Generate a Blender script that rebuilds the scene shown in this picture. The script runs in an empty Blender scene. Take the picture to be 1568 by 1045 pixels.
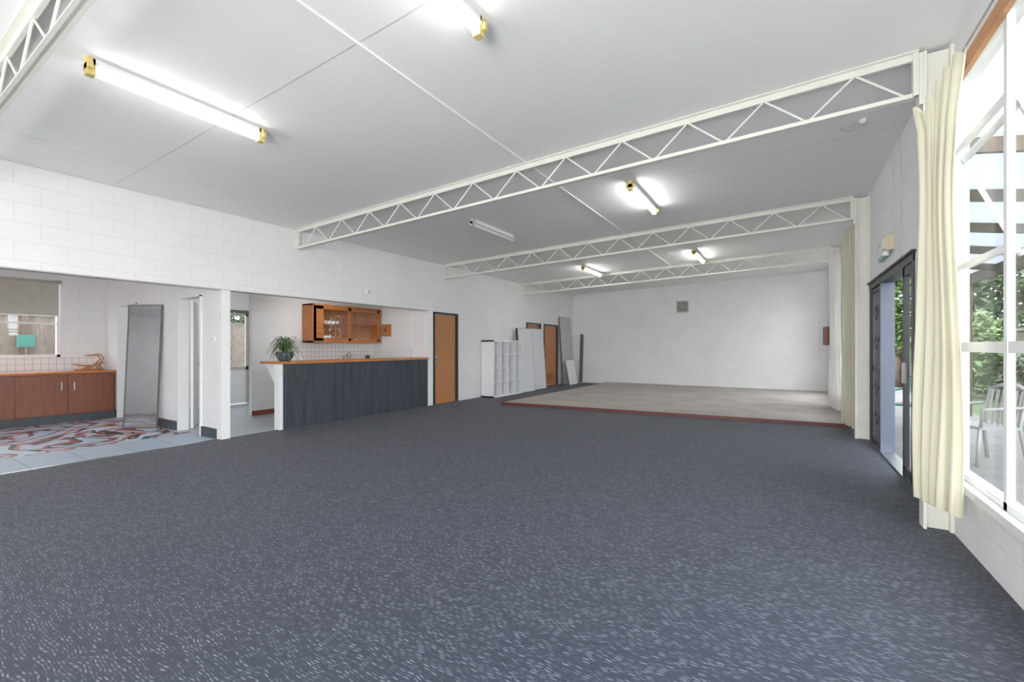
import bpy, math, random
from mathutils import Vector, Matrix
random.seed(7)
S = bpy.context.scene

# ---------------------------------------------------------------- materials
def newmat(name):
    m = bpy.data.materials.new(name); m.use_nodes = True
    nt = m.node_tree
    return m, nt, nt.nodes['Principled BSDF'], nt.nodes, nt.links

def mat(name, col, rough=0.5, metal=0.0, var=0.06, scale=8.0, bump=0.0, stretch=(1,1,1), spec=0.5):
    m, nt, b, N, L = newmat(name)
    geo = N.new('ShaderNodeNewGeometry')
    mp = N.new('ShaderNodeMapping'); mp.inputs['Scale'].default_value = stretch
    no = N.new('ShaderNodeTexNoise'); no.inputs['Scale'].default_value = scale; no.inputs['Detail'].default_value = 4
    L.new(geo.outputs['Position'], mp.inputs['Vector']); L.new(mp.outputs[0], no.inputs['Vector'])
    r = N.new('ShaderNodeValToRGB')
    r.color_ramp.elements[0].position = .3; r.color_ramp.elements[1].position = .7
    r.color_ramp.elements[0].color = tuple(c*(1-var) for c in col)+(1,)
    r.color_ramp.elements[1].color = tuple(min(1, c*(1+var)) for c in col)+(1,)
    L.new(no.outputs['Fac'], r.inputs[0]); L.new(r.outputs[0], b.inputs['Base Color'])
    b.inputs['Roughness'].default_value = rough; b.inputs['Metallic'].default_value = metal
    b.inputs['Specular IOR Level'].default_value = spec
    if bump:
        bp = N.new('ShaderNodeBump'); bp.inputs['Strength'].default_value = bump; bp.inputs['Distance'].default_value = .01
        L.new(no.outputs['Fac'], bp.inputs['Height']); L.new(bp.outputs[0], b.inputs['Normal'])
    return m

def brickmat(name, col, mortar, u, bw=.4, bh=.2, ms=.005, bump=.3, rough=.6, off=.5, dist=.004):
    m, nt, b, N, L = newmat(name)
    geo = N.new('ShaderNodeNewGeometry'); sp = N.new('ShaderNodeSeparateXYZ'); cb = N.new('ShaderNodeCombineXYZ')
    L.new(geo.outputs['Position'], sp.inputs[0])
    L.new(sp.outputs['X' if u == 'F' else u], cb.inputs['X']); L.new(sp.outputs['Z' if u != 'F' else 'Y'], cb.inputs['Y'])
    br = N.new('ShaderNodeTexBrick'); br.offset = off
    br.inputs['Scale'].default_value = 1; br.inputs['Brick Width'].default_value = bw
    br.inputs['Row Height'].default_value = bh; br.inputs['Mortar Size'].default_value = ms
    br.inputs['Mortar Smooth'].default_value = .4
    br.inputs['Color1'].default_value = (*col, 1); br.inputs['Color2'].default_value = tuple(c*.985 for c in col)+(1,)
    br.inputs['Mortar'].default_value = (*mortar, 1)
    L.new(cb.outputs[0], br.inputs['Vector'])
    no = N.new('ShaderNodeTexNoise'); no.inputs['Scale'].default_value = 1.3; no.inputs['Detail'].default_value = 5
    L.new(geo.outputs['Position'], no.inputs['Vector'])
    mx = N.new('ShaderNodeMix'); mx.data_type = 'RGBA'; mx.blend_type = 'MULTIPLY'
    rr = N.new('ShaderNodeValToRGB'); rr.color_ramp.elements[0].color = (.96, .96, .96, 1); rr.color_ramp.elements[1].color = (1, 1, 1, 1)
    rr.color_ramp.elements[0].position = .35; rr.color_ramp.elements[1].position = .55
    L.new(no.outputs['Fac'], rr.inputs[0]); mx.inputs[0].default_value = 1
    L.new(br.outputs['Color'], mx.inputs[6]); L.new(rr.outputs[0], mx.inputs[7])
    L.new(mx.outputs[2], b.inputs['Base Color'])
    inv = N.new('ShaderNodeMath'); inv.operation = 'SUBTRACT'; inv.inputs[0].default_value = 1
    L.new(br.outputs['Fac'], inv.inputs[1])
    n2 = N.new('ShaderNodeTexNoise'); n2.inputs['Scale'].default_value = 60; L.new(geo.outputs['Position'], n2.inputs['Vector'])
    ad = N.new('ShaderNodeMath'); ad.operation = 'MULTIPLY_ADD'; ad.inputs[1].default_value = .25
    L.new(n2.outputs['Fac'], ad.inputs[0]); L.new(inv.outputs[0], ad.inputs[2])
    bp = N.new('ShaderNodeBump'); bp.inputs['Strength'].default_value = bump; bp.inputs['Distance'].default_value = dist
    L.new(ad.outputs[0], bp.inputs['Height']); L.new(bp.outputs[0], b.inputs['Normal'])
    b.inputs['Roughness'].default_value = rough
    return m

def emis(name, col, st):
    m, nt, b, N, L = newmat(name)
    b.inputs['Base Color'].default_value = (*col, 1)
    b.inputs['Emission Color'].default_value = (*col, 1); b.inputs['Emission Strength'].default_value = st
    return m

def glassmat(name, tint=(1, 1, 1), fac=.05):
    m, nt, b, N, L = newmat(name); N.remove(b)
    t = N.new('ShaderNodeBsdfTransparent'); t.inputs[0].default_value = (*tint, 1)
    g = N.new('ShaderNodeBsdfGlossy'); g.inputs['Roughness'].default_value = .02
    mx = N.new('ShaderNodeMixShader'); mx.inputs[0].default_value = fac
    L.new(t.outputs[0], mx.inputs[1]); L.new(g.outputs[0], mx.inputs[2])
    L.new(mx.outputs[0], N['Material Output'].inputs[0])
    return m

def clothmat(name, col):
    m, nt, b, N, L = newmat(name); N.remove(b)
    geo = N.new('ShaderNodeNewGeometry'); no = N.new('ShaderNodeTexNoise'); no.inputs['Scale'].default_value = 150
    L.new(geo.outputs['Position'], no.inputs['Vector'])
    bp = N.new('ShaderNodeBump'); bp.inputs['Strength'].default_value = .15; L.new(no.outputs['Fac'], bp.inputs['Height'])
    d = N.new('ShaderNodeBsdfDiffuse'); d.inputs[0].default_value = (*col, 1)
    t = N.new('ShaderNodeBsdfTranslucent'); t.inputs[0].default_value = (*col, 1)
    L.new(bp.outputs[0], d.inputs['Normal'])
    mx = N.new('ShaderNodeMixShader'); mx.inputs[0].default_value = .2
    L.new(d.outputs[0], mx.inputs[1]); L.new(t.outputs[0], mx.inputs[2]); L.new(mx.outputs[0], N['Material Output'].inputs[0])
    return m

def carpetmat():
    m, nt, b, N, L = newmat('carpet_slate_dashes')
    geo = N.new('ShaderNodeNewGeometry'); sp = N.new('ShaderNodeSeparateXYZ'); L.new(geo.outputs['Position'], sp.inputs[0])
    def M(op, a, bb=None, c=None):
        n = N.new('ShaderNodeMath'); n.operation = op
        for i, v in enumerate((a, bb, c)):
            if v is None: continue
            if isinstance(v, (int, float)): n.inputs[i].default_value = v
            else: L.new(v, n.inputs[i])
        return n.outputs[0]
    wob = N.new('ShaderNodeTexNoise'); wob.inputs['Scale'].default_value = 7; L.new(geo.outputs['Position'], wob.inputs['Vector'])
    yy = M('ADD', sp.outputs['Y'], M('MULTIPLY', wob.outputs['Fac'], .05))
    ry = M('DIVIDE', yy, .0125); row = M('FLOOR', ry); fy = M('FRACT', ry)
    wn = N.new('ShaderNodeTexWhiteNoise'); wn.noise_dimensions = '1D'; L.new(row, wn.inputs['W'])
    cx = M('ADD', M('DIVIDE', sp.outputs['X'], .042), M('MULTIPLY', wn.outputs['Value'], 7.3))
    col = M('FLOOR', cx); fx = M('FRACT', cx)
    cb = N.new('ShaderNodeCombineXYZ'); L.new(col, cb.inputs[0]); L.new(row, cb.inputs[1])
    w2 = N.new('ShaderNodeTexWhiteNoise'); w2.noise_dimensions = '2D'; L.new(cb.outputs[0], w2.inputs['Vector'])
    a = M('MAXIMUM', M('SUBTRACT', 1, M('MULTIPLY', M('ABSOLUTE', M('SUBTRACT', fx, .48)), 2.3)), 0)
    c = M('MAXIMUM', M('SUBTRACT', 1, M('MULTIPLY', M('ABSOLUTE', M('SUBTRACT', fy, .4)), 3.2)), 0)
    dash = M('MULTIPLY', M('POWER', a, .5), M('POWER', c, .8))
    dash = M('MULTIPLY', dash, M('POWER', w2.outputs['Value'], 2.0))
    sc = N.new('ShaderNodeTexNoise'); sc.inputs['Scale'].default_value = 180; L.new(geo.outputs['Position'], sc.inputs['Vector'])
    dash = M('MULTIPLY', dash, M('MULTIPLY_ADD', sc.outputs['Fac'], 1.2, .2))
    big = N.new('ShaderNodeTexNoise'); big.inputs['Scale'].default_value = .8; L.new(geo.outputs['Position'], big.inputs['Vector'])
    base = N.new('ShaderNodeValToRGB'); base.color_ramp.elements[0].color = (.0135, .0185, .032, 1); base.color_ramp.elements[1].color = (.017, .0225, .038, 1)
    L.new(big.outputs['Fac'], base.inputs[0])
    mx = N.new('ShaderNodeMix'); mx.data_type = 'RGBA'; L.new(dash, mx.inputs[0])
    L.new(base.outputs[0], mx.inputs[6]); mx.inputs[7].default_value = (.25, .28, .34, 1)
    L.new(mx.outputs[2], b.inputs['Base Color'])
    b.inputs['Roughness'].default_value = .7; b.inputs['Specular IOR Level'].default_value = .4
    b.inputs['Sheen Weight'].default_value = .06; b.inputs['Sheen Roughness'].default_value = .4
    bp = N.new('ShaderNodeBump'); bp.inputs['Strength'].default_value = .4; bp.inputs['Distance'].default_value = .004
    L.new(sc.outputs['Fac'], bp.inputs['Height']); L.new(bp.outputs[0], b.inputs['Normal'])
    return m

def muralmat():
    m, nt, b, N, L = newmat('painted_mural_floor')
    geo = N.new('ShaderNodeNewGeometry')
    mp = N.new('ShaderNodeMapping'); mp.inputs['Scale'].default_value = (1.0, .8, 1); L.new(geo.outputs['Position'], mp.inputs['Vector'])
    no = N.new('ShaderNodeTexNoise'); no.inputs['Scale'].default_value = .75; no.inputs['Detail'].default_value = 3
    no.inputs['Distortion'].default_value = 2.6; L.new(mp.outputs[0], no.inputs['Vector'])
    r = N.new('ShaderNodeValToRGB'); cr = r.color_ramp; cr.interpolation = 'CONSTANT'
    cols = [(0, (.34, .42, .52)), (.38, (.02, .02, .03)), (.42, (.28, .04, .03)), (.46, (.36, .44, .54)), (.53, (.40, .12, .08)), (.56, (.015, .015, .025)), (.60, (.46, .52, .58))]
    cr.elements[0].position = 0; cr.elements[0].color = (*cols[0][1], 1)
    cr.elements[1].position = cols[1][0]; cr.elements[1].color = (*cols[1][1], 1)
    for p, c in cols[2:]:
        e = cr.elements.new(p); e.color = (*c, 1)
    L.new(no.outputs['Fac'], r.inputs[0])
    sp = N.new('ShaderNodeSeparateXYZ'); L.new(geo.outputs['Position'], sp.inputs[0])
    mr = N.new('ShaderNodeMapRange'); mr.inputs[1].default_value = -7.75; mr.inputs[2].default_value = -7.7
    L.new(sp.outputs['X'], mr.inputs[0])
    br = N.new('ShaderNodeTexBrick'); br.offset = 0; br.inputs['Scale'].default_value = 1; br.inputs['Brick Width'].default_value = .45
    br.inputs['Row Height'].default_value = .45; br.inputs['Mortar Size'].default_value = .006
    br.inputs['Color1'].default_value = (.34, .42, .52, 1); br.inputs['Color2'].default_value = (.38, .46, .56, 1); br.inputs['Mortar'].default_value = (.22, .25, .3, 1)
    L.new(geo.outputs['Position'], br.inputs['Vector'])
    mx = N.new('ShaderNodeMix'); mx.data_type = 'RGBA'; L.new(mr.outputs[0], mx.inputs[0])
    L.new(r.outputs[0], mx.inputs[6]); L.new(br.outputs['Color'], mx.inputs[7])
    L.new(mx.outputs[2], b.inputs['Base Color']); b.inputs['Roughness'].default_value = .55; b.inputs['Specular IOR Level'].default_value = .3
    return m

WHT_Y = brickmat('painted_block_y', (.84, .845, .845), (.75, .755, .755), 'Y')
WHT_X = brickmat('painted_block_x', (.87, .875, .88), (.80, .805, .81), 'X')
TILE = brickmat('white_splash_tile', (.86, .87, .88), (.45, .45, .45), 'Y', .1, .1, .004, .3, .2, 0.0)
CEIL = mat('ceiling_paint', (.90, .905, .905), .8, var=.015, scale=1.2)
PAINT = mat('white_gloss_paint', (.86, .87, .87), .4, var=.02)
SOFTW = mat('white_laminate', (.86, .87, .89), .35, var=.02)
PANELM = mat('white_sheet_board', (.74, .76, .79), .4, var=.02)
TRUSSM = mat('cream_enamel_steel', (.76, .76, .69), .45, var=.04)
BLACK = mat('black_paint', (.018, .018, .022), .45)
SLATE = mat('slate_stained_boards', (.030, .038, .054), .6, var=.35, scale=3, stretch=(6, 6, .35), bump=.15)
KICK = mat('slate_kickboard', (.05, .06, .075), .5)
ORANGE = mat('orange_timber', (.48, .16, .038), .4, var=.25, scale=5, stretch=(1, 1, 8))
DOORM = mat('veneer_door', (.44, .18, .062), .45, var=.12, scale=3, stretch=(8, 8, .6))
BROWN = mat('brown_cabinet_door', (.22, .072, .040), .4, var=.15, scale=4, stretch=(6, 6, .7))
WOODT = mat('orange_window_trim', (.56, .24, .085), .5, var=.2, scale=5)
METAL = mat('brushed_metal', (.6, .6, .6), .25, 1.0)
MIRROR = mat('mirror_glass', (.88, .93, .95), .04, 1.0, var=.03)
GLASS = glassmat('window_glass')
CURT = clothmat('cream_curtain_fabric', (.65, .62, .48))
CURTW = clothmat('white_curtain_fabric', (.82, .81, .76))
CARPET = carpetmat(); MURAL = muralmat()
VINYL = brickmat('grey_vinyl_tile', (.36, .41, .46), (.25, .27, .3), 'F', .4, .4, .006, .1, .3, 0.0)
STAGE = mat('beige_stage_carpet', (.42, .375, .335), .9, var=.14, scale=1.6, bump=.1)
REDW = mat('red_brown_edge', (.11, .022, .018), .5)
TUBE = emis('fluorescent_tube_glow', (1, .99, .97), 12)
TUBEF = emis('fluorescent_tube_glow_strong', (1, .99, .97), 25)  # same tubes with more glow, to brighten the far end
TUBEOFF = mat('unlit_tube', (.8, .8, .75), .3)
YELLOW = mat('yellowed_plastic', (.72, .56, .18), .4)
CREAMP = mat('cream_plastic', (.60, .54, .34), .4)
GREYP = mat('grey_plastic', (.5, .5, .47), .5)
GREENP = mat('exit_sign_green', (.30, .55, .40), .5)
RED = mat('fire_red', (.14, .02, .02), .4)
BLUEG = mat('blue_grey_door_paint', (.08, .10, .15), .4)
FENCE = mat('sage_steel_fence', (.15, .16, .13), .6)
BRUSH = mat('brush_fence', (.10, .08, .06), .9, var=.6, scale=10, stretch=(1, 12, .6), bump=.5)
LEAF = mat('foliage', (.075, .13, .032), .6, var=.5, scale=3)
LEAFD = mat('dark_foliage', (.04, .07, .027), .6, var=.5, scale=3)
SPIDER = mat('spider_plant_leaf', (.07, .13, .04), .45, var=.4, scale=20)
POTM = mat('blue_grey_glaze', (.06, .08, .12), .25, var=.5, scale=25)
BARK = mat('bark', (.08, .055, .04), .9, var=.3, bump=.4)
CONC = mat('concrete_paving', (.15, .147, .14), .85, var=.15, scale=3)
GRASS = mat('grass', (.06, .10, .03), .95, var=.4, scale=9, bump=.5)
GREENC = mat('green_chair_plastic', (.01, .14, .09), .35)
WHITEC = mat('white_chair_plastic', (.28, .28, .28), .35)
BLIND = mat('beige_blind', (.50, .48, .43), .8)
TEAL = mat('teal_sign_paint', (.015, .11, .08), .6)
CUPM = mat('white_china', (.8, .8, .8), .2)
DARKB = mat('dark_board', (.12, .12, .11), .5)
GREYB = mat('pale_grey_board', (.50, .51, .52), .4)
STRIP = mat('joint_cover_strip', (.92, .92, .91), .6, var=.02)
JOINT = mat('ceiling_joint', (.66, .66, .65), .8, var=.02)

# ---------------------------------------------------------------- mesh builder
class MB:
    def __init__(s, name):
        s.name = name; s.v = []; s.f = []; s.mi = []; s.mats = []; s.sm = []
    def _m(s, m):
        if m not in s.mats: s.mats.append(m)
        return s.mats.index(m)
    def add(s, verts, faces, m, smooth=False, mx=None):
        o = len(s.v); k = s._m(m)
        for p in verts:
            p = Vector(p)
            s.v.append(mx @ p if mx else p)
        for f in faces:
            s.f.append([o+i for i in f]); s.mi.append(k); s.sm.append(smooth)
        return s
    def box(s, x0, x1, y0, y1, z0, z1, m, mx=None):
        vs = [(x0,y0,z0),(x1,y0,z0),(x1,y1,z0),(x0,y1,z0),(x0,y0,z1),(x1,y0,z1),(x1,y1,z1),(x0,y1,z1)]
        fs = [(3,2,1,0),(4,5,6,7),(0,1,5,4),(1,2,6,5),(2,3,7,6),(3,0,4,7)]
        return s.add(vs, fs, m, mx=mx)
    def tube(s, pts, r, m, n=8, cap=True, radii=None, mx=None):
        pts = [Vector(p) for p in pts]; vs = []; fs = []
        ref = Vector((0,0,1))
        d0 = (pts[-1]-pts[0]).normalized()
        if abs(d0.z) > .9: ref = Vector((1,0,0))
        for i, p in enumerate(pts):
            d = (pts[min(i+1, len(pts)-1)] - pts[max(i-1, 0)]).normalized()
            a = d.cross(ref)
            if a.length < 1e-4: a = d.cross(Vector((0,1,0)))
            a.normalize(); b = d.cross(a)
            rr = radii[i] if radii else r
            for j in range(n):
                t = 2*math.pi*j/n
                vs.append(p + a*math.cos(t)*rr + b*math.sin(t)*rr)
        for i in range(len(pts)-1):
            for j in range(n):
                fs.append((i*n+j, i*n+(j+1)%n, (i+1)*n+(j+1)%n, (i+1)*n+j))
        if cap:
            fs.append(tuple(range(n))[::-1]); fs.append(tuple((len(pts)-1)*n+j for j in range(n)))
        return s.add(vs, fs, m, smooth=(n > 6), mx=mx)
    def lathe(s, prof, c, m, n=24, mx=None):
        vs = []; fs = []
        for r, z in prof:
            for j in range(n):
                t = 2*math.pi*j/n; vs.append((c[0]+r*math.cos(t), c[1]+r*math.sin(t), c[2]+z))
        for i in range(len(prof)-1):
            for j in range(n):
                fs.append((i*n+j, i*n+(j+1)%n, (i+1)*n+(j+1)%n, (i+1)*n+j))
        return s.add(vs, fs, m, smooth=True, mx=mx)
    def done(s, bevel=0):
        me = bpy.data.meshes.new(s.name); me.from_pydata([tuple(p) for p in s.v], [], s.f)
        for m in s.mats: me.materials.append(m)
        for p, k, q in zip(me.polygons, s.mi, s.sm): p.material_index = k; p.use_smooth = q
        me.update()
        o = bpy.data.objects.new(s.name, me); S.collection.objects.link(o)
        if bevel:
            b = o.modifiers.new('bevel', 'BEVEL'); b.width = bevel; b.segments = 2; b.limit_method = 'ANGLE'
        return o

def wall(name, axis, c0, c1, a0, a1, ztop, ops, m, zbot=0.0):
    w = MB(name)
    def bx(p, q, z0, z1):
        if q-p < 1e-4 or z1-z0 < 1e-4: return
        if axis == 'Y': w.box(c0, c1, p, q, z0, z1, m)
        else: w.box(p, q, c0, c1, z0, z1, m)
    cur = a0
    for a, b, z0, z1 in ops:
        bx(cur, a, zbot, ztop); bx(a, b, zbot, z0); bx(a, b, z1, ztop); cur = b
    bx(cur, a1, zbot, ztop)
    return w.done()

XL, XR, YF, YB = -6.75, 1.0, 15.29, -3.0
WE = 4.42   # far end of the near window
def zc(x): return 3.22 + .031*(x-XL)

# ---------------------------------------------------------------- shell
MB('floor').box(XL-.05, XR+.12, YB, YF+.1, -.1, 0, CARPET).done()
MB('floor_kitchen').box(-11.25, XL-.05, YB, 3.22, -.1, 0, MURAL).done()
MB('floor_bar').box(-10.65, XL-.05, 3.22, 7.6, -.1, 0, VINYL).done()
MB('trim_carpet_edge').box(XL-.07, XL-.03, -1, 3.17, 0, .006, METAL).box(XL-.07, XL-.03, 3.28, 4.0, 0, .006, METAL).done()

c = MB('ceiling')
xa, xb = XL-.11, XR+.12
vs = [(xa,YB-.1,zc(xa)),(xb,YB-.1,zc(xb)),(xb,YF+.1,zc(xb)),(xa,YF+.1,zc(xa))]
vs += [(x,y,z+.1) for x,y,z in vs]
c.add(vs, [(0,1,2,3),(7,6,5,4),(0,4,5,1),(1,5,6,2),(2,6,7,3),(3,7,4,0)], CEIL); c.done()
MB('ceiling_kitchen').box(-11.25, XL-.11, YB-.1, 7.6, 2.6, 2.7, CEIL).done()

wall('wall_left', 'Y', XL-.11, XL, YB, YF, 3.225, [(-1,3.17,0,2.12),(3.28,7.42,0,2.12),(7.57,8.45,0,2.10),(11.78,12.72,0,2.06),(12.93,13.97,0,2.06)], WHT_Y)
wall('wall_far', 'X', YF, YF+.1, XL-.11, XR+.12, 3.47, [], WHT_X)
wall('wall_back', 'X', YB-.1, YB, -11.25, XR+.12, 3.47, [], WHT_X)
wall('wall_right', 'Y', XR, XR+.12, YB, YF, 3.47, [(-1.6,WE,.42,3.13),(5.35,7.85,0,2.17),(8.45,11.35,.42,3.1),(11.95,14.3,.42,3.1)], WHT_Y)  # last opening added to let light onto the stage
wall('wall_kitchen_back', 'Y', -11.25, -11.15, YB, 3.28, 2.6, [(.75,2.55,1.12,2.5)], WHT_Y)
wall('wall_kitchen_side', 'X', 3.17, 3.28, -11.15, XL-.11, 2.6, [(-10.49,-9.66,0,2.06),(-8.04,-7.34,0,2.06)], WHT_X)
wall('wall_corridor_back', 'Y', -10.65, -10.55, 3.28, 6.1, 2.6, [(4.6,5.62,0,2.14)], WHT_Y)
wall('wall_corridor_end', 'X', 6.0, 6.1, -10.55, -8.7, 2.6, [], WHT_X)
wall('wall_bar_back', 'Y', -8.7, -8.6, 4.57, 7.6, 2.6, [], WHT_Y)
wall('wall_bar_side', 'X', 7.46, 7.56, -8.6, XL-.11, 2.6, [], WHT_X)
MB('trim_header').box(XL-.12, XL+.006, -1, 7.42, 2.105, 2.119, GREYP).done()
MB('trim_post').box(XL-.115, XL+.006, 3.165, 3.285, 0, 2.105, PAINT).done()
MB('trim_bar_post').box(XL-.115, XL+.008, 7.40, 7.56, 0, 2.105, PAINT).done()
b = MB('baseboard_kitchen')
for x0, x1 in ((-11.0,-10.5),(-9.64,-8.06),(-7.32,XL-.12)): b.box(x0, x1, 3.155, 3.17, 0, .14, KICK)
b.done()
MB('baseboard_bar').box(-8.6, -8.585, 4.57, 7.4, 0, .09, BROWN).done()
t = MB('trim_doorway')
for x0, x1 in ((-10.49,-9.66),(-8.04,-7.34)):
    t.box(x0-.03, x0+.01, 3.15, 3.30, 0, 2.07, PAINT).box(x1-.01, x1+.03, 3.15, 3.30, 0, 2.07, PAINT).box(x0-.03, x1+.03, 3.15, 3.30, 2.05, 2.09, PAINT)
t.done()
tm = MB('trim_far_wall_marks')
tm.box(-4.3, -1.5, YF-.006, YF, 2.90, 2.912, PAINT).box(-3.5, -1.9, YF-.006, YF, 2.22, 2.23, PAINT).box(-5.0, -2.6, YF-.005, YF, 3.05, 3.058, PAINT); tm.done()  # raised strips drawn for the faint pale marks on this wall

# ceiling joints
j = MB('trim_ceiling_joints')
def strip(x, y0, y1, w=.02, h=.012, m=STRIP):
    j.add([(x-w,y0,zc(x)-h),(x+w,y0,zc(x)-h),(x+w,y1,zc(x)-h),(x-w,y1,zc(x)-h),(x-w,y0,zc(x)+.01),(x+w,y0,zc(x)+.01),(x+w,y1,zc(x)+.01),(x-w,y1,zc(x)+.01)],
          [(0,1,2,3),(0,4,5,1),(1,5,6,2),(2,6,7,3),(3,7,4,0)], m)
strip(-2.46, YB, YF, .012); strip(-5.92, YB, YF, .005, .003, JOINT); strip(XL+.01, YB, YF, .012, .014, JOINT)
for y in (-1.6, 2.0, 5.65, 9.3, 12.95):
    w = .004
    for xa_, xb_ in ((XL, -2.48), (-2.44, XR)):
        j.add([(xa_,y-w,zc(xa_)-.003),(xb_,y-w,zc(xb_)-.003),(xb_,y+w,zc(xb_)-.003),(xa_,y+w,zc(xa_)-.003)], [(0,1,2,3)], JOINT)
j.done()

# ---------------------------------------------------------------- trusses
def truss(y):
    t = MB('roof_truss')
    x0, x1 = XL+.01, .82
    def bar(za, h, w):
        a, b_ = zc(x0)+za, zc(x1)+za
        t.add([(x0,y-w,a),(x1,y-w,b_),(x1,y+w,b_),(x0,y+w,a),(x0,y-w,a+h),(x1,y-w,b_+h),(x1,y+w,b_+h),(x0,y+w,a+h)],
              [(3,2,1,0),(4,5,6,7),(0,1,5,4),(1,2,6,5),(2,3,7,6),(3,0,4,7)], TRUSSM)
    bar(-.012, .010, .045); bar(-.062, .052, .012)
    bar(-.335, .008, .03); bar(-.335, .040, .008)
    pk = [.455-.61*k for k in range(12)]
    pts = []
    for p in pk:
        pts.append((p+.305, -.315)); pts.append((p, -.05))
    pts.append((pk[-1]-.305, -.315)); 
    pts = [(min(px, x1-.01), pz) for px, pz in pts]
    P = [(px, y, zc(px)+pz) for px, pz in pts if px > x0]
    for a, b_ in zip(P[:-1], P[1:]):
        t.tube([a, b_], .0085, TRUSSM, 6)
    t.box(x0, x0+.03, y-.03, y+.03, zc(x0)-.335, zc(x0)-.01, TRUSSM)
    t.box(x1-.03, x1, y-.03, y+.03, zc(x1)-.335, zc(x1)-.01, TRUSSM)
    t.done()
    cl = MB('steel_column'); zb = .055 if y > 9 else 0
    cl.box(.84, .858, y-.06, y+.06, zb, 3.42, TRUSSM).box(.982, 1.0, y-.06, y+.06, zb, 3.42, TRUSSM).box(.858, .982, y-.006, y+.006, zb, 3.42, TRUSSM)
    cl.box(.82, .84, y-.05, y+.05, 3.05, 3.42, TRUSSM).done()
for y in (.755, 4.31, 7.97, 11.63, -2.9): truss(y)

# ---------------------------------------------------------------- fluorescent battens
def batten(x, y0, y1, tm_=None):
    z = zc(x); lit = tm_ is not TUBEOFF
    f = MB('fluorescent_batten_light')
    f.box(x-.03, x+.03, y0+.03, y1-.03, z-.055, z-.0015, SOFTW)
    f.add([(x-.042,y0+.04,z-.05),(x-.03,y0+.04,z-.062),(x+.03,y0+.04,z-.062),(x+.042,y0+.04,z-.05),
           (x-.042,y1-.04,z-.05),(x-.03,y1-.04,z-.062),(x+.03,y1-.04,z-.062),(x+.042,y1-.04,z-.05)],
          [(0,1,5,4),(1,2,6,5),(2,3,7,6)], SOFTW)
    f.tube([(x,y0+.05,z-.092),(x,y1-.05,z-.092)], .024, tm_ or TUBE, 12)
    em = YELLOW
    for ye, s in ((y0, 1), (y1, -1)):
        f.box(x-.03, x+.03, min(ye, ye+s*.05), max(ye, ye+s*.05), z-.122, z-.002, em if lit else GREYP)
        f.box(x-.055, x+.055, min(ye, ye+s*.03), max(ye, ye+s*.03), z-.085, z-.04, em if lit else GREYP)
    f.done(.003)
batten(-4.10, 1.06, 2.28); batten(-1.65, 1.08, 2.30)
batten(-4.15, 5.53, 6.77, TUBEOFF); batten(-1.65, 5.48, 6.72, TUBEF)
batten(-4.2, 10.1, 11.34, TUBEF); batten(-1.65, 10.0, 11.24, TUBEF)
batten(-4.1, -2.3, -1.1, TUBEF); batten(-1.65, -2.3, -1.1, TUBEF)  # unseen pair behind the camera, added for more light
DOME = emis('fill_dome_glow', (1,.97,.92), 17); DOMEB = emis('fill_dome_glow_bright', (1,.98,.95), 42)
def dome(x, y, m=DOME):
    d = MB('added_fill_dome'); d.lathe([(.17,0),(.17,-.03),(.15,-.06),(.1,-.085),(.001,-.10)], (x,y,2.6), m); d.lathe([(.18,0),(.18,-.02),(.17,-.02)], (x,y,2.6), PAINT); d.done()
dome(-8.9, 1.3); dome(-7.7, 5.6); dome(-9.6, 4.6); dome(-9.0, -1.4, DOMEB)  # unseen domes added to brighten the side rooms, the last for the mirror

# ---------------------------------------------------------------- left wall doors
def ldoor(name, y0, y1, zt, vent=False):
    d = MB(name)
    d.box(XL-.10, XL+.02, y0, y0+.05, 0, zt, BLACK).box(XL-.10, XL+.02, y1-.05, y1, 0, zt, BLACK).box(XL-.10, XL+.02, y0, y1, zt-.05, zt, BLACK)
    d.box(XL-.10, XL+.005, y0+.05, y1-.05, 0, .012, METAL)
    d.box(XL-.07, XL-.03, y0+.055, y1-.055, .01, zt-.055, DOORM)
    d.tube([(XL-.03,y0+.12,1.02),(XL+.03,y0+.12,1.02)], .012, METAL); d.lathe([(.001,-.02),(.02,-.015),(.024,0),(.02,.015),(.001,.02)], (XL+.035,y0+.12,1.02), METAL, 12)
    d.box(XL-.03, XL-.026, y0+.10, y0+.14, .95, 1.1, METAL)
    if vent:
        d.box(XL-.031, XL-.02, y0+.3, y1-.3, .18, .42, BROWN)
        for k in range(7): d.box(XL-.025, XL-.012, y0+.32, y1-.32, .20+k*.03, .212+k*.03, ORANGE)
    d.done()
ldoor('door_1', 7.57, 8.45, 2.10); ldoor('door_2', 11.78, 12.72, 2.06); ldoor('door_3', 12.93, 13.97, 2.06, True)

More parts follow.
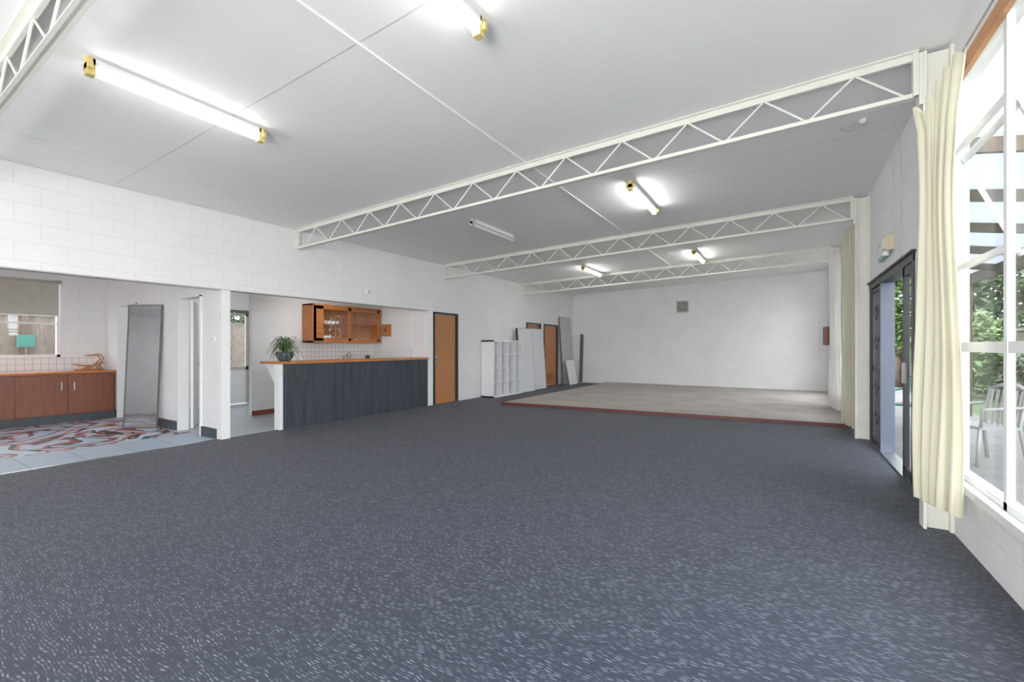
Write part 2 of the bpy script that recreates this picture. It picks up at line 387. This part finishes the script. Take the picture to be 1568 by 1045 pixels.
# ---------------------------------------------------------------- cube shelving
s = MB('cube_shelf_unit')
x0, x1, y0, y1, H = XL+.02, XL+.41, 9.40, 10.88, 1.48
s.box(x0, x1, y0, y0+.04, 0, H, SOFTW).box(x0, x1, y1-.04, y1, 0, H, SOFTW).box(x0, x1, y0, y1, H-.04, H, SOFTW).box(x0, x1, y0, y1, 0, .04, SOFTW)
for k in range(1, 4):
    yy = y0+.02+k*(y1-y0-.04)/4; s.box(x0, x1-.003, yy-.008, yy+.008, .04, H-.04, SOFTW)
    zz = .02+k*(H-.04)/4; s.box(x0, x1-.003, y0+.04, y1-.04, zz-.008, zz+.008, SOFTW)
s.box(x0, x0+.01, y0+.02, y1-.02, .02, H-.02, SOFTW)
s.done()
def lean(name, y0, y1, h, m, xb, th=.03, xt=XL+.01, edge=None):
    a = MB(name)
    ang = math.atan2(xb-xt-th, h)
    mx = Matrix.Translation((xb, 0, 0)) @ Matrix.Rotation(-ang, 4, 'Y')
    a.box(-th, 0, y0, y1, .0, h, m, mx)
    if edge: a.box(-th-.002, .004, y0, y0+.02, 0, h, edge, mx).box(-th-.002, .004, y1-.02, y1, 0, h, edge, mx).box(-th-.002, .004, y0, y1, h-.02, h, edge, mx)
    a.done()
lean('white_panel', 10.93, 11.74, 1.86, PANELM, XL+.34, .05, XL+.14, GREYB)  # grey edge strips put painted shadow around both white panels
lean('white_panel', 11.78, 12.66, 1.88, PANELM, XL+.24, .05, XL+.06, GREYB)
lean('tall_grey_mirror_panel', 14.02, 14.95, 2.36, GREYB, XL+.22, .02, XL+.02, METAL)
lean('white_offcut_board', 14.1, 14.75, .85, SOFTW, XL+.42, .02, XL+.24)
d = MB('dark_leaning_board'); mx = Matrix.Translation((XL+.42, YF-.13, 0)) @ Matrix.Rotation(math.radians(-4), 4, 'X')
d.box(-.13, .0, 0, .02, 0, 1.78, DARKB, mx).box(-.15, .02, -.005, .0, 0, .02, GREYP, mx).done()

# ---------------------------------------------------------------- stage
st = MB('stage_platform')
P = [(-5.45,8.43),(.995,8.95),(.995,YF-.002),(-5.38,YF-.002)]
vs = [(x,y,0) for x,y in P]+[(x,y,.055) for x,y in P]
st.add(vs, [(4,5,6,7),(0,1,5,4),(1,2,6,5),(3,0,4,7)], STAGE)
def edge(p, q, w=.02):
    p = Vector(p); q = Vector(q); dd = (q-p).normalized(); n = Vector((dd.y,-dd.x))*w
    v = [(p.x,p.y,0),(q.x,q.y,0),(q.x+n.x,q.y+n.y,0),(p.x+n.x,p.y+n.y,0)]
    v += [(a,b_,.06) for a,b_,_ in v]
    st.add(v, [(0,1,2,3),(4,5,6,7),(0,1,5,4),(1,2,6,5),(2,3,7,6),(3,0,4,7)], REDW)
edge(P[0], P[1]); edge(P[3], P[0])
st.done()

# ---------------------------------------------------------------- far wall
v = MB('wall_vent_fan'); xx, zz = -2.87, 2.62
v.box(xx-.19, xx+.19, YF-.03, YF, zz-.19, zz+.19, GREYP)
v.box(xx-.16, xx+.16, YF-.034, YF-.028, zz-.16, zz+.16, DARKB)
for k in range(7): v.box(xx-.16, xx+.16, YF-.045, YF-.032, zz-.15+k*.045, zz-.135+k*.045, GREYP)
v.lathe([(.001,0),(.05,0),(.05,.01),(.001,.012)], (0,0,0), GREYP, 16, Matrix.Translation((xx,YF-.045,zz)) @ Matrix.Rotation(math.pi/2, 4, 'X'))
v.done()
def outlet(name, x, y, z, axis):
    o = MB(name)
    o.box(x-.058, x+.058, y-.012, y, z-.035, z+.035, PAINT).box(x-.03, x-.01, y-.016, y-.012, z-.01, z+.012, GREYP).box(x+.01, x+.03, y-.016, y-.012, z-.01, z+.012, GREYP)
    o.done(.002)
outlet('power_outlet', -2.95, YF, .22, 'far'); outlet('light_switch', -6.98, 3.17, 1.42, 'far')
MB('fire_hose_cabinet').box(.88, .998, 14.6, 14.95, 1.35, 1.85, RED).box(.87, .88, 14.63, 14.92, 1.38, 1.82, DARKB).tube([(.86,14.66,1.55),(.86,14.66,1.66)], .01, METAL).done(.006)
sn = MB('motion_sensor'); sn.box(XL, XL+.04, 5.69, 5.75, 2.31, 2.41, PAINT).box(XL+.04, XL+.055, 5.70, 5.74, 2.32, 2.37, GREYP).done(.005)

# ---------------------------------------------------------------- bar
bc = MB('bar_counter')
bc.box(-6.87, XL+.0, 4.06, 7.40, 0, 1.03, SLATE)
for k in range(1, 19):
    y = 4.06+k*.18
    bc.box(XL, XL+.001, y-.001, y+.001, .0, 1.03, BLACK)
bc.box(-6.87, XL+.012, 4.0, 4.06, 0, 1.03, PAINT)
bc.box(-7.25, XL+.04, 3.98, 7.40, 1.032, 1.07, ORANGE)
bc.box(-7.22, -6.88, 3.99, 7.40, 1.02, 1.032, PAINT)
bc.add([(-7.2,4.05,1.02),(-6.88,4.05,1.02),(-6.88,4.05,.62),(-7.2,4.09,1.02),(-6.88,4.09,1.02),(-6.88,4.09,.62)], [(0,1,2),(3,5,4),(0,2,5,3),(0,3,4,1),(1,4,5,2)], PAINT)
bc.done()
bb = MB('bar_back_bench')
bb.box(-8.59, -8.05, 5.3, 7.42, .1, .9, BROWN).box(-8.59, -8.02, 5.28, 7.44, .9, .94, ORANGE).box(-8.58, -8.1, 5.32, 7.4, 0, .1, KICK)
for k in range(4): bb.box(-8.05, -8.035, 5.33+k*.52, 5.82+k*.52, .14, .86, BROWN)
bb.done()
MB('trim_tile_splashback').box(-8.6, -8.592, 5.0, 7.44, .94, 1.36, TILE).done()
tp = MB('sink_tap')
for yy in (6.55, 6.72):
    tp.tube([(-8.5,yy,.94),(-8.5,yy,1.08),(-8.46,yy,1.11)], .014, METAL, 10); tp.lathe([(.03,0),(.03,.02),(.012,.03)], (-8.5,yy,1.08), METAL, 12)
tp.tube([(-8.5,6.635,.94),(-8.5,6.635,1.1),(-8.47,6.635,1.16),(-8.4,6.635,1.17),(-8.34,6.635,1.12)], .012, METAL, 10); tp.done()
cp = MB('black_canister'); cp.lathe([(.001,0),(.05,0),(.05,.16),(.046,.17),(.001,.17)], (-8.3,7.05,.94), BLACK, 20); cp.lathe([(.012,.17),(.015,.19),(.001,.2)], (-8.3,7.05,.94), METAL, 12); cp.done()

wc = MB('wall_display_cabinet'); X0, X1, Y0, Y1, Z0, Z1 = -8.6, -8.25, 5.60, 7.40, 1.40, 2.20
wc.box(X0, X1, Y0, Y0+.025, Z0, Z1, ORANGE).box(X0, X1, Y1-.025, Y1, Z0, Z1, ORANGE).box(X0, X1, Y0, Y1, Z0, Z0+.03, ORANGE).box(X0, X1, Y0, Y1, Z1-.03, Z1, ORANGE)
wc.box(X0, X0+.01, Y0, Y1, Z0, Z1, ORANGE).box(X0, X1-.03, Y0+.02, Y1-.02, 1.78, 1.80, ORANGE)
for a, b_, dx in ((Y0+.02, 6.55, 0), (6.50, Y1-.02, -.02)):
    xx = X1-.02+dx
    wc.box(xx, xx+.018, a, a+.07, Z0+.03, Z1-.03, ORANGE).box(xx, xx+.018, b_-.07, b_, Z0+.03, Z1-.03, ORANGE).box(xx, xx+.018, a, b_, Z0+.03, Z0+.09, ORANGE).box(xx, xx+.018, a, b_, Z1-.1, Z1-.03, ORANGE)
    wc.box(xx+.006, xx+.010, a+.07, b_-.07, Z0+.09, Z1-.1, GLASS)
wc.box(X1-.02, X1-.002, 5.62, 5.86, Z0+.03, Z1-.03, ORANGE)
for yy in (6.0, 6.1, 6.2, 6.3): wc.lathe([(.03,0),(.04,.03),(.042,.07)], (-8.4,yy,1.80), CUPM, 12)
for yy in (6.8, 6.95, 7.1): wc.lathe([(.03,0),(.04,.03),(.042,.07)], (-8.4,yy,1.43), CUPM, 12)
wc.done()
mb = MB('timber_meter_box'); mb.box(-8.2, -7.95, 7.39, 7.46, 1.56, 1.84, ORANGE).box(-8.19, -7.96, 7.38, 7.39, 1.57, 1.83, DOORM).box(-8.11, -8.04, 7.372, 7.38, 1.66, 1.74, BROWN).done(.004)
MB('wall_conduit').tube([(-7.3,7.45,1.07),(-7.3,7.45,1.9),(-7.3,7.45,2.55)], .01, PAINT).box(-7.34,-7.26,7.43,7.46,1.3,1.42,PAINT).done()

# spider plant
pl = MB('potted_spider_plant'); px, py, pz = -6.95, 4.22, 1.0705
pl.lathe([(.001,.0),(.07,0),(.085,.01),(.12,.06),(.135,.11),(.13,.15),(.12,.155),(.11,.14),(.001,.135)], (px,py,pz), POTM, 28)
for k in range(200):
    a = random.uniform(0, 2*math.pi); r = random.uniform(.14, .36); h = random.uniform(.10, .30)
    hang = random.random() < .2
    n = 8; vs = []; fs = []; w = random.uniform(.004, .007)
    perp = Vector((-math.sin(a), math.cos(a), 0))
    for i in range(n+1):
        s_ = i/n
        rr = .02+r*s_
        z = pz+.14 + h*math.sin(min(1, s_*1.3)*math.pi*.62)*1.1 - s_*s_*(.15 if not hang else .42)
        p = Vector((px+rr*math.cos(a), py+rr*math.sin(a), z))
        if abs(p.y-py) < .5 and z < 1.09 and px-.32 < p.x < XL+.05 : p.z = 1.09+random.uniform(0,.01)
        ww = w*(1-s_**3)+.0006
        vs += [p-perp*ww, p+perp*ww]
    fs = [(2*i, 2*i+1, 2*i+3, 2*i+2) for i in range(n)]
    pl.add(vs, fs, SPIDER if k % 3 else LEAF)
for a, L_ in ((-.5,.35),(.2,.30),(.9,.40),(-1.2,.25)):
    ex, ey = XL+.07, py+.2*math.sin(a)
    pts = [(px,py,pz+.16),(px+.1,(py+ey)/2,pz+.17),(ex,ey,pz+.08),(ex+.01,ey,pz-.05),(ex+.012,ey+.01,pz-L_*.8)]
    pl.tube(pts, .003, SPIDER, 5)
    e = Vector(pts[-1])
    for q in range(9):
        aa = q*.7; dv = Vector((abs(math.cos(aa))*.05, math.sin(aa)*.06, .03))
        pv = Vector((-math.sin(aa), math.cos(aa), 0))*.005
        pl.add([e-pv, e+pv, e+dv+pv*.7, e+dv-pv*.7, e+dv*1.7+Vector((0,0,-.05))], [(0,1,2,3),(3,2,4)], SPIDER)
pl.done()

# ---------------------------------------------------------------- kitchen
kc = MB('kitchen_base_cabinets')
kc.box(-11.149, -10.60, -1.5, 3.15, .13, .84, BROWN).box(-11.13, -10.63, -1.5, 3.15, 0, .13, KICK).box(-11.149, -10.55, -1.52, 3.155, .84, .875, ORANGE)
yy = 3.13
wds = [.62, .62, .62, .62, .62, .62, .62]
for k, w in enumerate(wds):
    kc.box(-10.60, -10.582, yy-w+.006, yy-.006, .15, .83, BROWN)
    hy = yy-w+.08 if k % 2 == 0 else yy-.08
    kc.tube([(-10.582,hy,.55),(-10.555,hy,.56),(-10.555,hy,.68),(-10.582,hy,.69)], .007, PAINT, 8)
    yy -= w
kc.box(-10.601, -10.56, -1.5, 3.15, 0, .13, KICK)
kc.done()
MB('trim_kitchen_tiles').box(-11.15, -11.142, -1.5, 3.16, .875, 1.12, TILE).done()
def window(name, x, t, y0, y1, z0, z1, vs_, hs, m=PAINT, fw=.045, sub=None):
    w = MB(name); xa, xb = x-t/2, x+t/2
    w.box(xa, xb, y0, y0+fw, z0, z1, m).box(xa, xb, y1-fw, y1, z0, z1, m).box(xa, xb, y0, y1, z0, z0+fw, m).box(xa, xb, y0, y1, z1-fw, z1, m)
    for y in vs_: w.box(xa, xb, y-fw/2, y+fw/2, z0, z1, m)
    for (a, b_, z, hw) in hs: w.box(xa+t*.12, xb-t*.12, a, b_, z-hw, z+hw, m)
    w.box(x-.003, x+.003, y0+.01, y1-.01, z0+.01, z1-.01, GLASS)
    w.done()
window('window_4', -11.2, .08, .75, 2.55, 1.12, 2.5, [1.65], [(.75,2.55,1.72,.012)])
MB('roller_blind').tube([(-11.13,.74,2.46),(-11.13,2.56,2.46)], .025, BLIND, 12).box(-11.128,-11.124,.76,2.52,1.86,2.46,BLIND).box(-11.135,-11.118,.76,2.52,1.845,1.865,PAINT).done()
wr = MB('wooden_dish_rack'); cx, cy, cz = -10.82, 2.84, .875
for dx in (-.09, .09):
    wr.tube([(cx+dx,cy-.17,cz+.014),(cx+dx,cy+.19,cz+.014)], .014, DOORM, 8)
    wr.tube([(cx+dx,cy-.19,cz+.12),(cx+dx,cy-.05,cz+.085),(cx+dx,cy+.08,cz+.09),(cx+dx,cy+.2,cz+.14)], .012, DOORM, 8)
    wr.tube([(cx+dx,cy-.10,cz+.014),(cx+dx,cy+.10,cz+.10),(cx+dx,cy+.19,cz+.2),(cx+dx,cy+.15,cz+.29),(cx+dx,cy-.02,cz+.27)], .012, DOORM, 8)
    wr.tube([(cx+dx,cy+.17,cz+.014),(cx+dx,cy+.12,cz+.10)], .012, DOORM, 8)
for yq, zq in ((-.19,.12),(-.12,.10),(-.05,.085),(.02,.087),(.09,.092),(.2,.14),(.19,.2),(.15,.29),(.06,.285),(-.02,.27)):
    wr.tube([(cx-.10,cy+yq,cz+zq),(cx+.10,cy+yq,cz+zq)], .008, DOORM, 6)
wr.done()
mi = MB('leaning_wall_mirror'); h = 1.99; wm = .55
mx = Matrix.Translation((-9.02, 2.79, 0)) @ Matrix.Rotation(math.radians(29), 4, 'Z') @ Matrix.Rotation(math.radians(-3.0), 4, 'X')
mi.box(0, wm, .0, .012, 0, h, SOFTW, mx).box(.008, wm-.008, -.003, 0, .01, h-.01, MIRROR, mx)
mi.box(-.010, .010, -.008, .014, 0, h, DARKB, mx).box(wm-.010, wm+.010, -.008, .014, 0, h, DARKB, mx).box(0, wm, -.008, .014, h-.016, h, DARKB, mx).box(0, wm, -.008, .014, 0, .016, DARKB, mx)
mi.done()
dl = MB('door_4'); mx = Matrix.Translation((-8.03, 3.32, 0)) @ Matrix.Rotation(math.radians(152), 4, 'Z')
dl.box(0, .76, -.035, 0, .01, 2.04, PAINT, mx)
dl.box(.66, .70, 0, .006, .9, 1.12, METAL, mx).tube([(.68,0,1.02),(.68,.05,1.02),(.58,.055,1.02)], .009, METAL, 8, mx=mx)
dl.box(.66, .70, -.041, -.035, .9, 1.12, METAL, mx).tube([(.68,-.035,1.02),(.68,-.085,1.02),(.58,-.09,1.02)], .009, METAL, 8, mx=mx)
dl.done()
sd = MB('door_5'); x = -10.6
sd.box(x-.04, x+.06, 4.6, 4.66, 0, 2.14, DARKB).box(x-.04, x+.06, 5.56, 5.62, 0, 2.14, DARKB).box(x-.04, x+.06, 4.6, 5.62, 2.08, 2.14, DARKB)
sd.box(x-.02, x+.02, 4.67, 4.73, .02, 2.07, GREYP).box(x-.02, x+.02, 5.49, 5.55, .02, 2.07, GREYP).box(x-.02, x+.02, 4.67, 5.55, 2.01, 2.07, GREYP).box(x-.02, x+.02, 4.67, 5.55, .78, .86, GREYP)
sd.box(x-.01, x+.01, 4.7, 5.52, .03, .8, PAINT)
for k in range(5): sd.box(x+.01, x+.018, 4.76, 5.46, .1+k*.14, .2+k*.14, PAINT)
for k in range(-12, 13):
    for s_ in (1, -1):
        ya = 5.11+k*.11; pts = []
        for q in range(0, 41):
            z = .86+q*1.15/40; y = ya+s_*(z-1.43)*.6
            if 4.73 <= y <= 5.49: pts.append((x+.004*s_, y, z))
        if len(pts) > 1: sd.tube([pts[0], pts[-1]], .004, GREYP, 4)
sd.done()

# ---------------------------------------------------------------- right wall windows / doors
window('window_1', 1.02, .032, -1.6, WE, .42, 3.13, [3.42, 2.0, .66, -.55],
       [(-1.6,WE,1.30,.032),(3.42,WE,1.84,.02),(3.42,WE,2.66,.02),(.66,2.0,1.84,.02),(.66,2.0,2.66,.02)])
MB('trim_window_sill').box(.955, 1.0, -1.62, WE+.03, .375, .425, PAINT).done()
MB('trim_window_head').box(.975, 1.003, -1.6, WE, 3.07, 3.17, WOODT).done()
window('window_2', 1.05, .08, 8.45, 11.35, .42, 3.1, [9.4, 10.4], [(8.45,11.35,1.30,.035),(8.45,11.35,2.3,.022)])
window('window_added_light', 1.05, .08, 11.95, 14.3, .42, 3.1, [13.1], [(11.95,14.3,1.30,.035)])  # unseen window added behind the curtain to light the stage
aw = MB('open_awning_sash'); mx = Matrix.Translation((1.06, 0, 2.64)) @ Matrix.Rotation(math.radians(-22), 4, 'Y')
for a in (3.48, WE-.05): aw.box(0, .02, a-.015, a+.015, -.78, 0, GREYP, mx)
aw.box(0, .02, 3.46, WE-.03, -.04, 0, GREYP, mx).box(0, .02, 3.46, WE-.03, -.78, -.74, GREYP, mx).box(.008, .012, 3.48, WE-.05, -.76, -.02, GLASS, mx); aw.done()

df = MB('door_6')
df.box(.99, 1.13, 5.35, 5.42, 0, 2.17, BLACK).box(.99, 1.13, 7.78, 7.85, 0, 2.17, BLACK).box(.985, 1.13, 5.35, 7.85, 2.09, 2.17, BLACK)
df.box(.985, 1.13, 5.42, 7.78, 0, .02, METAL)
df.box(.995, 1.13, 7.03, 7.10, .02, 2.09, BLUEG)
xs = 1.03
df.box(xs-.02, xs+.02, 7.12, 7.17, .03, 2.08, BLACK).box(xs-.02, xs+.02, 7.72, 7.77, .03, 2.08, BLACK).box(xs-.02, xs+.02, 7.12, 7.77, 2.03, 2.08, BLACK).box(xs-.02, xs+.02, 7.12, 7.77, .03, .09, BLACK).box(xs-.02, xs+.02, 7.12, 7.77, 1.0, 1.06, BLACK)
for k in range(1, 6): df.tube([(xs,7.17+k*.092,.09),(xs,7.17+k*.092,2.03)], .006, BLACK, 5)
for zc_ in (.35, .75, 1.35, 1.75):
    for yy in (7.31, 7.58):
        df.tube([(xs, yy+(.1-.07*i/20)*math.cos(i*.6), zc_+(.12-.08*i/20)*math.sin(i*.6)) for i in range(21)], .006, BLACK, 5)
df.box(1.0, 1.04, 5.43, 5.50, .02, 2.09, BLACK).box(1.0, 1.04, 5.78, 5.85, .02, 2.09, BLACK).box(1.0, 1.04, 5.43, 5.85, 2.0, 2.09, BLACK).box(1.0, 1.04, 5.43, 5.85, .02, .12, BLACK).box(1.018, 1.022, 5.5, 5.78, .12, 2.0, GLASS)
df.box(.96, .99, 5.62, 5.66, .95, 1.15, METAL)
df.done()
MB('trim_door_ledge').box(.965, 1.0, 5.3, 7.88, 2.165, 2.185, BLACK).done()

ex = MB('exit_sign'); ex.box(.96, 1.0, 6.5, 6.95, 2.33, 2.53, GREENP).box(.955, .96, 6.56, 6.88, 2.37, 2.49, PAINT).done(.004)
ex2 = MB('emergency_light'); ex2.box(.92, 1.0, 6.24, 6.46, 2.36, 2.52, CREAMP).box(.91, .92, 6.26, 6.44, 2.38, 2.50, PAINT).tube([(.94,6.34,2.36),(.94,6.34,2.31)], .03, PAINT, 12).done(.006)
cb = MB('wall_cable'); cb.tube([(.99,6.3,2.5),(.99,6.28,2.75),(.985,6.2,3.05),(.99,6.25,3.3),(.99,6.3,3.44)], .004, GREYP, 6)
cb.tube([(.99,5.9,2.2),(.99,5.85,2.7),(.99,5.9,3.42)], .004, GREYP, 6); cb.done()
hk = MB('ceiling_cable_hook'); hk.tube([(.55+.1*math.cos(t*.5),5.3+.08*math.sin(t*.5),zc(.55)-.03-.02*abs(math.sin(t))) for t in range(11)], .006, GREYP, 6); hk.lathe([(.03,0),(.03,-.02),(.01,-.04)], (.62,5.3,zc(.62)), PAINT, 12); hk.done()

# ---------------------------------------------------------------- curtains
def curtain(p, q, z0, z1, nf, amp, m, top_gather=.8, flap=False):
    c = MB('curtain'); p = Vector((*p, 0)); q = Vector((*q, 0)); d = q-p; L_ = d.length; u = d.normalized(); n = Vector((u.y, -u.x, 0))
    nx, nz = nf*14, 40; vs = []; fs = []
    for iz in range(nz+1):
        h = iz/nz; z = z0+(z1-z0)*h
        for ix in range(nx+1):
            s_ = ix/nx; ph = s_*nf*2*math.pi
            wid = 1-(1-top_gather)*math.sin(h*math.pi*.5)
            if flap: wid *= 1-.25*math.exp(-((h-.74)/.16)**2)+.35*max(0, (h-.88)/.12)
            pos = .5+(s_-.5)*wid
            a = amp*(1-.35*h)*(1+.35*math.sin(ix*.13+1.7))*(.8+.2*math.sin(3*h+s_*4))
            off = a*math.sin(ph+.6*math.sin(h*3+s_*5)) + .01*math.sin(h*9+s_*3)
            pt = p+u*(L_*pos)+n*off + u*(.25*amp*math.cos(ph*2+1))
            zz = z
            if flap and h > .88: zz = z - .20*(1-s_)*(h-.88)/.12 + .035*math.sin(ph)*(h-.88)/.12
            if iz == 0: zz = z+.012*math.sin(ph)
            vs.append((pt.x, pt.y, zz))
    for iz in range(nz):
        for ix in range(nx):
            a = iz*(nx+1)+ix; fs.append((a, a+1, a+nx+2, a+nx+1))
    c.add(vs, fs, m, smooth=True); return c.done()
curtain((.775,4.03), (.90,3.71), .27, 3.10, 5, .035, CURT, .9, True)
curtain((.87,8.15), (.80,8.95), .10, 3.12, 7, .04, CURT, .8)
curtain((.86,10.35), (.78,11.35), .10, 3.12, 8, .04, CURTW, .8)
cr = MB('curtain_rod')
cr.tube([(.93,-1.5,3.13),(.93,4.2,3.13)], .006, METAL, 8); cr.tube([(.90,8.1,3.16),(.90,11.4,3.16)], .008, METAL, 8)
for y in (-1.4, 1.5, 4.15, 8.2, 11.3): cr.tube([(.93 if y < 5 else .9,y,3.13 if y < 5 else 3.16),(1.0,y,3.15 if y < 5 else 3.17)], .006, METAL, 6)
cr.done()

# ---------------------------------------------------------------- outside
MB('ground_paving').box(1.12, 3.2, -6, 22, -.14, -.04, CONC).done()
MB('ground_lawn').box(3.2, 40, -10, 45, -.16, -.06, GRASS).done()
MB('ground_yard').box(-30, -11.25, -10, 25, -.16, -.06, CONC).box(-11.25,-10.65,3.3,12,-.16,-.06,CONC).done()
f = MB('steel_fence')
vs = []; fs = []
nn = 400
for i in range(nn+1):
    y = -8+i*.085; x = 5.2+(.03 if i % 2 else 0)
    vs += [(x,y,-.06),(x,y,1.75)]
fs = [(2*i,2*i+2,2*i+3,2*i+1) for i in range(nn)]
f.add(vs, fs, FENCE); f.box(5.17, 5.25, -8, 26, 1.72, 1.8, FENCE); f.box(1.12,5.2,22,22.05,-.06,1.8,FENCE); f.done()
bf = MB('brush_fence_panel'); bf.box(-13.6, -13.5, -4, 9, -.06, 1.95, BRUSH).box(-13.62, -13.48, -4, 9, 1.95, 2.0, BARK)
for k in range(7): bf.box(-13.5, -13.44, -3.5+k*2, -3.4+k*2, -.06, 2.0, BARK)
bf.done()
sg = MB('teal_yard_sign'); sg.box(-13.42, -13.40, 2.42, 2.68, 1.30, 1.56, TEAL).box(-13.40,-13.395,2.46,2.64,1.34,1.52,TEAL).tube([(-13.41,2.55,-.06),(-13.41,2.55,1.3)], .015, BARK).done()
def tree(name, c, R, trunk, n, m, leaf=.11, seed=1):
    rnd = random.Random(seed); t = MB(name)
    if trunk: t.tube([(c[0],c[1],-.06),(c[0]+.05,c[1],c[2]*.5),(c[0],c[1]+.05,c[2])], .1, BARK, 10, radii=[.12,.09,.05])
    for k in range(6):
        a = k*1.05; t.tube([(c[0],c[1],c[2]*.55),(c[0]+R[0]*.5*math.cos(a),c[1]+R[1]*.5*math.sin(a),c[2]+R[2]*.3)], .03, BARK, 6)
    for k in range(n):
        while True:
            p = Vector((rnd.uniform(-1,1),rnd.uniform(-1,1),rnd.uniform(-1,1)))
            if .25 < p.length < 1: break
        lump = .8+.2*math.sin(p.x*5+seed)*math.sin(p.y*6)*math.sin(p.z*5)
        p = p*lump
        P = Vector((c[0]+p.x*R[0], c[1]+p.y*R[1], c[2]+p.z*R[2]))
        if P.z < 0: continue
        a = Vector((rnd.uniform(-1,1),rnd.uniform(-1,1),rnd.uniform(-.6,.6))).normalized(); b_ = a.cross(Vector((rnd.uniform(-1,1),rnd.uniform(-1,1),1))).normalized()
        l = leaf*rnd.uniform(.6,1.3)
        t.add([P-a*l, P+b_*l*.4, P+a*l, P-b_*l*.4], [(0,1,2,3)], m)
    t.done()
tree('garden_tree', (6.9,16,3.1), (1.5,3.0,2.0), True, 3500, LEAF, .16, 1)
tree('garden_tree', (7.2,11,3.0), (1.6,2.6,1.9), True, 3500, LEAFD, .15, 2)
tree('garden_tree', (3.2,19.4,2.8), (1.7,1.6,2.4), True, 4500, LEAF, .15, 3)
tree('garden_tree', (7.4,24.8,3.6), (3.0,1.8,3.2), True, 6000, LEAFD, .2, 8)
tree('garden_shrub', (4.4,12.5,.8), (.6,2.5,.9), False, 2500, LEAFD, .1, 4)
tree('garden_shrub', (4.4,16.5,1.1), (.6,2.0,1.3), False, 3500, LEAF, .11, 9)
tree('garden_shrub', (4.3,7.5,.7), (.6,1.8,.8), False, 2200, LEAF, .1, 5)
tree('garden_tree', (-14.8,7.5,2.4), (1.2,2.6,1.6), True, 3000, LEAF, .13, 6)
pr = MB('patio_roof'); vs = []; nn = 140
for i in range(nn+1):
    y = 5.0+i*.05; dz = .018*math.sin(i*math.pi/1.5)
    vs += [(1.15,y,3.05+dz),(3.1,y,2.72+dz)]
pr.add(vs, [(2*i,2*i+2,2*i+3,2*i+1) for i in range(nn)], clothmat('translucent_corrugated_sheet', (.5,.54,.58)))
pr.box(3.0, 3.08, 4.9, 12.1, 2.52, 2.70, BARK)
for k in range(6):
    y = 5.0+k*1.4
    pr.add([(1.13,y,2.9),(3.05,y,2.58),(3.05,y+.05,2.58),(1.13,y+.05,2.9),(1.13,y,3.02),(3.05,y,2.69),(3.05,y+.05,2.69),(1.13,y+.05,3.02)],[(3,2,1,0),(4,5,6,7),(0,1,5,4),(1,2,6,5),(2,3,7,6),(3,0,4,7)], BARK)
for y in (4.95, 8.5, 12.0): pr.box(3.0, 3.08, y, y+.08, -.04, 2.52, BARK)
pr.done()
def chair(name, x, y, rz, m):
    c = MB(name); mx = Matrix.Translation((x,y,-.04)) @ Matrix.Rotation(rz, 4, 'Z')
    for sx in (-.22,.22):
        c.tube([(sx*1.1,.24,0),(sx,.2,.43)], .018, m, 8, mx=mx); c.tube([(sx*1.1,-.26,0),(sx,-.2,.43),(sx*.95,-.28,.85)], .018, m, 8, mx=mx)
        c.tube([(sx*1.05,.2,.43),(sx*1.15,.2,.64),(sx*1.15,-.22,.66)], .018, m, 8, mx=mx)
    c.box(-.24,.24,-.21,.22,.41,.44,m,mx)
    for k in range(6): 
        xx = -.18+k*.072; c.tube([(xx,-.2,.44),(xx,-.27,.84)], .016, m, 6, mx=mx)
    c.tube([(-.22,-.28,.84),(-.1,-.3,.89),(.1,-.3,.89),(.22,-.28,.84)], .022, m, 8, mx=mx)
    c.done()
chair('green_patio_chair', 1.75, 9.3, 2.6, GREENC); chair('white_patio_chair', 1.95, 7.3, 2.0, WHITEC)

# ---------------------------------------------------------------- world + lights
w = bpy.data.worlds.new('overcast_sky'); S.world = w; w.use_nodes = True
N = w.node_tree.nodes; L = w.node_tree.links; bg = N['Background']
tc = N.new('ShaderNodeTexCoord'); no = N.new('ShaderNodeTexNoise'); no.inputs['Scale'].default_value = 3; no.inputs['Detail'].default_value = 6
L.new(tc.outputs['Generated'], no.inputs['Vector'])
r = N.new('ShaderNodeValToRGB'); r.color_ramp.elements[0].color = (.72,.83,1,1); r.color_ramp.elements[1].color = (1,1,1,1)
r.color_ramp.elements[0].position = .35; r.color_ramp.elements[1].position = .6
L.new(no.outputs['Fac'], r.inputs[0]); L.new(r.outputs[0], bg.inputs[0]); bg.inputs[1].default_value = 6.6
# unseen area lights added behind the camera to brighten the room
for i, (fx_, fy_, tgt, en) in enumerate(((-.6,-2.2,(-.2,.9,.24),190), (-4.8,-2.4,(.2,.9,.24),55))):
    al = bpy.data.lights.new('added_fill_light', 'AREA'); al.size = 1.8; al.energy = en; al.color = (1,.99,.98)
    ao = bpy.data.objects.new('added_fill_light', al); S.collection.objects.link(ao); ao.location = (fx_, fy_, 1.3)
    ao.rotation_euler = Vector(tgt).to_track_quat('-Z','Y').to_euler()

# ---------------------------------------------------------------- camera
cam = bpy.data.cameras.new('camera'); co = bpy.data.objects.new('camera', cam); S.collection.objects.link(co)
cam.sensor_width = 36; cam.lens = 36*680/1568; cam.shift_y = .006; cam.clip_start = .02
co.location = (0, 0, 1.3); co.rotation_euler = (math.pi/2, 0, math.radians(31.64))
S.camera = co
S.view_settings.view_transform = 'Standard'; S.view_settings.look = 'None'; S.view_settings.exposure = 0.33
S.view_settings.gamma = 1.12
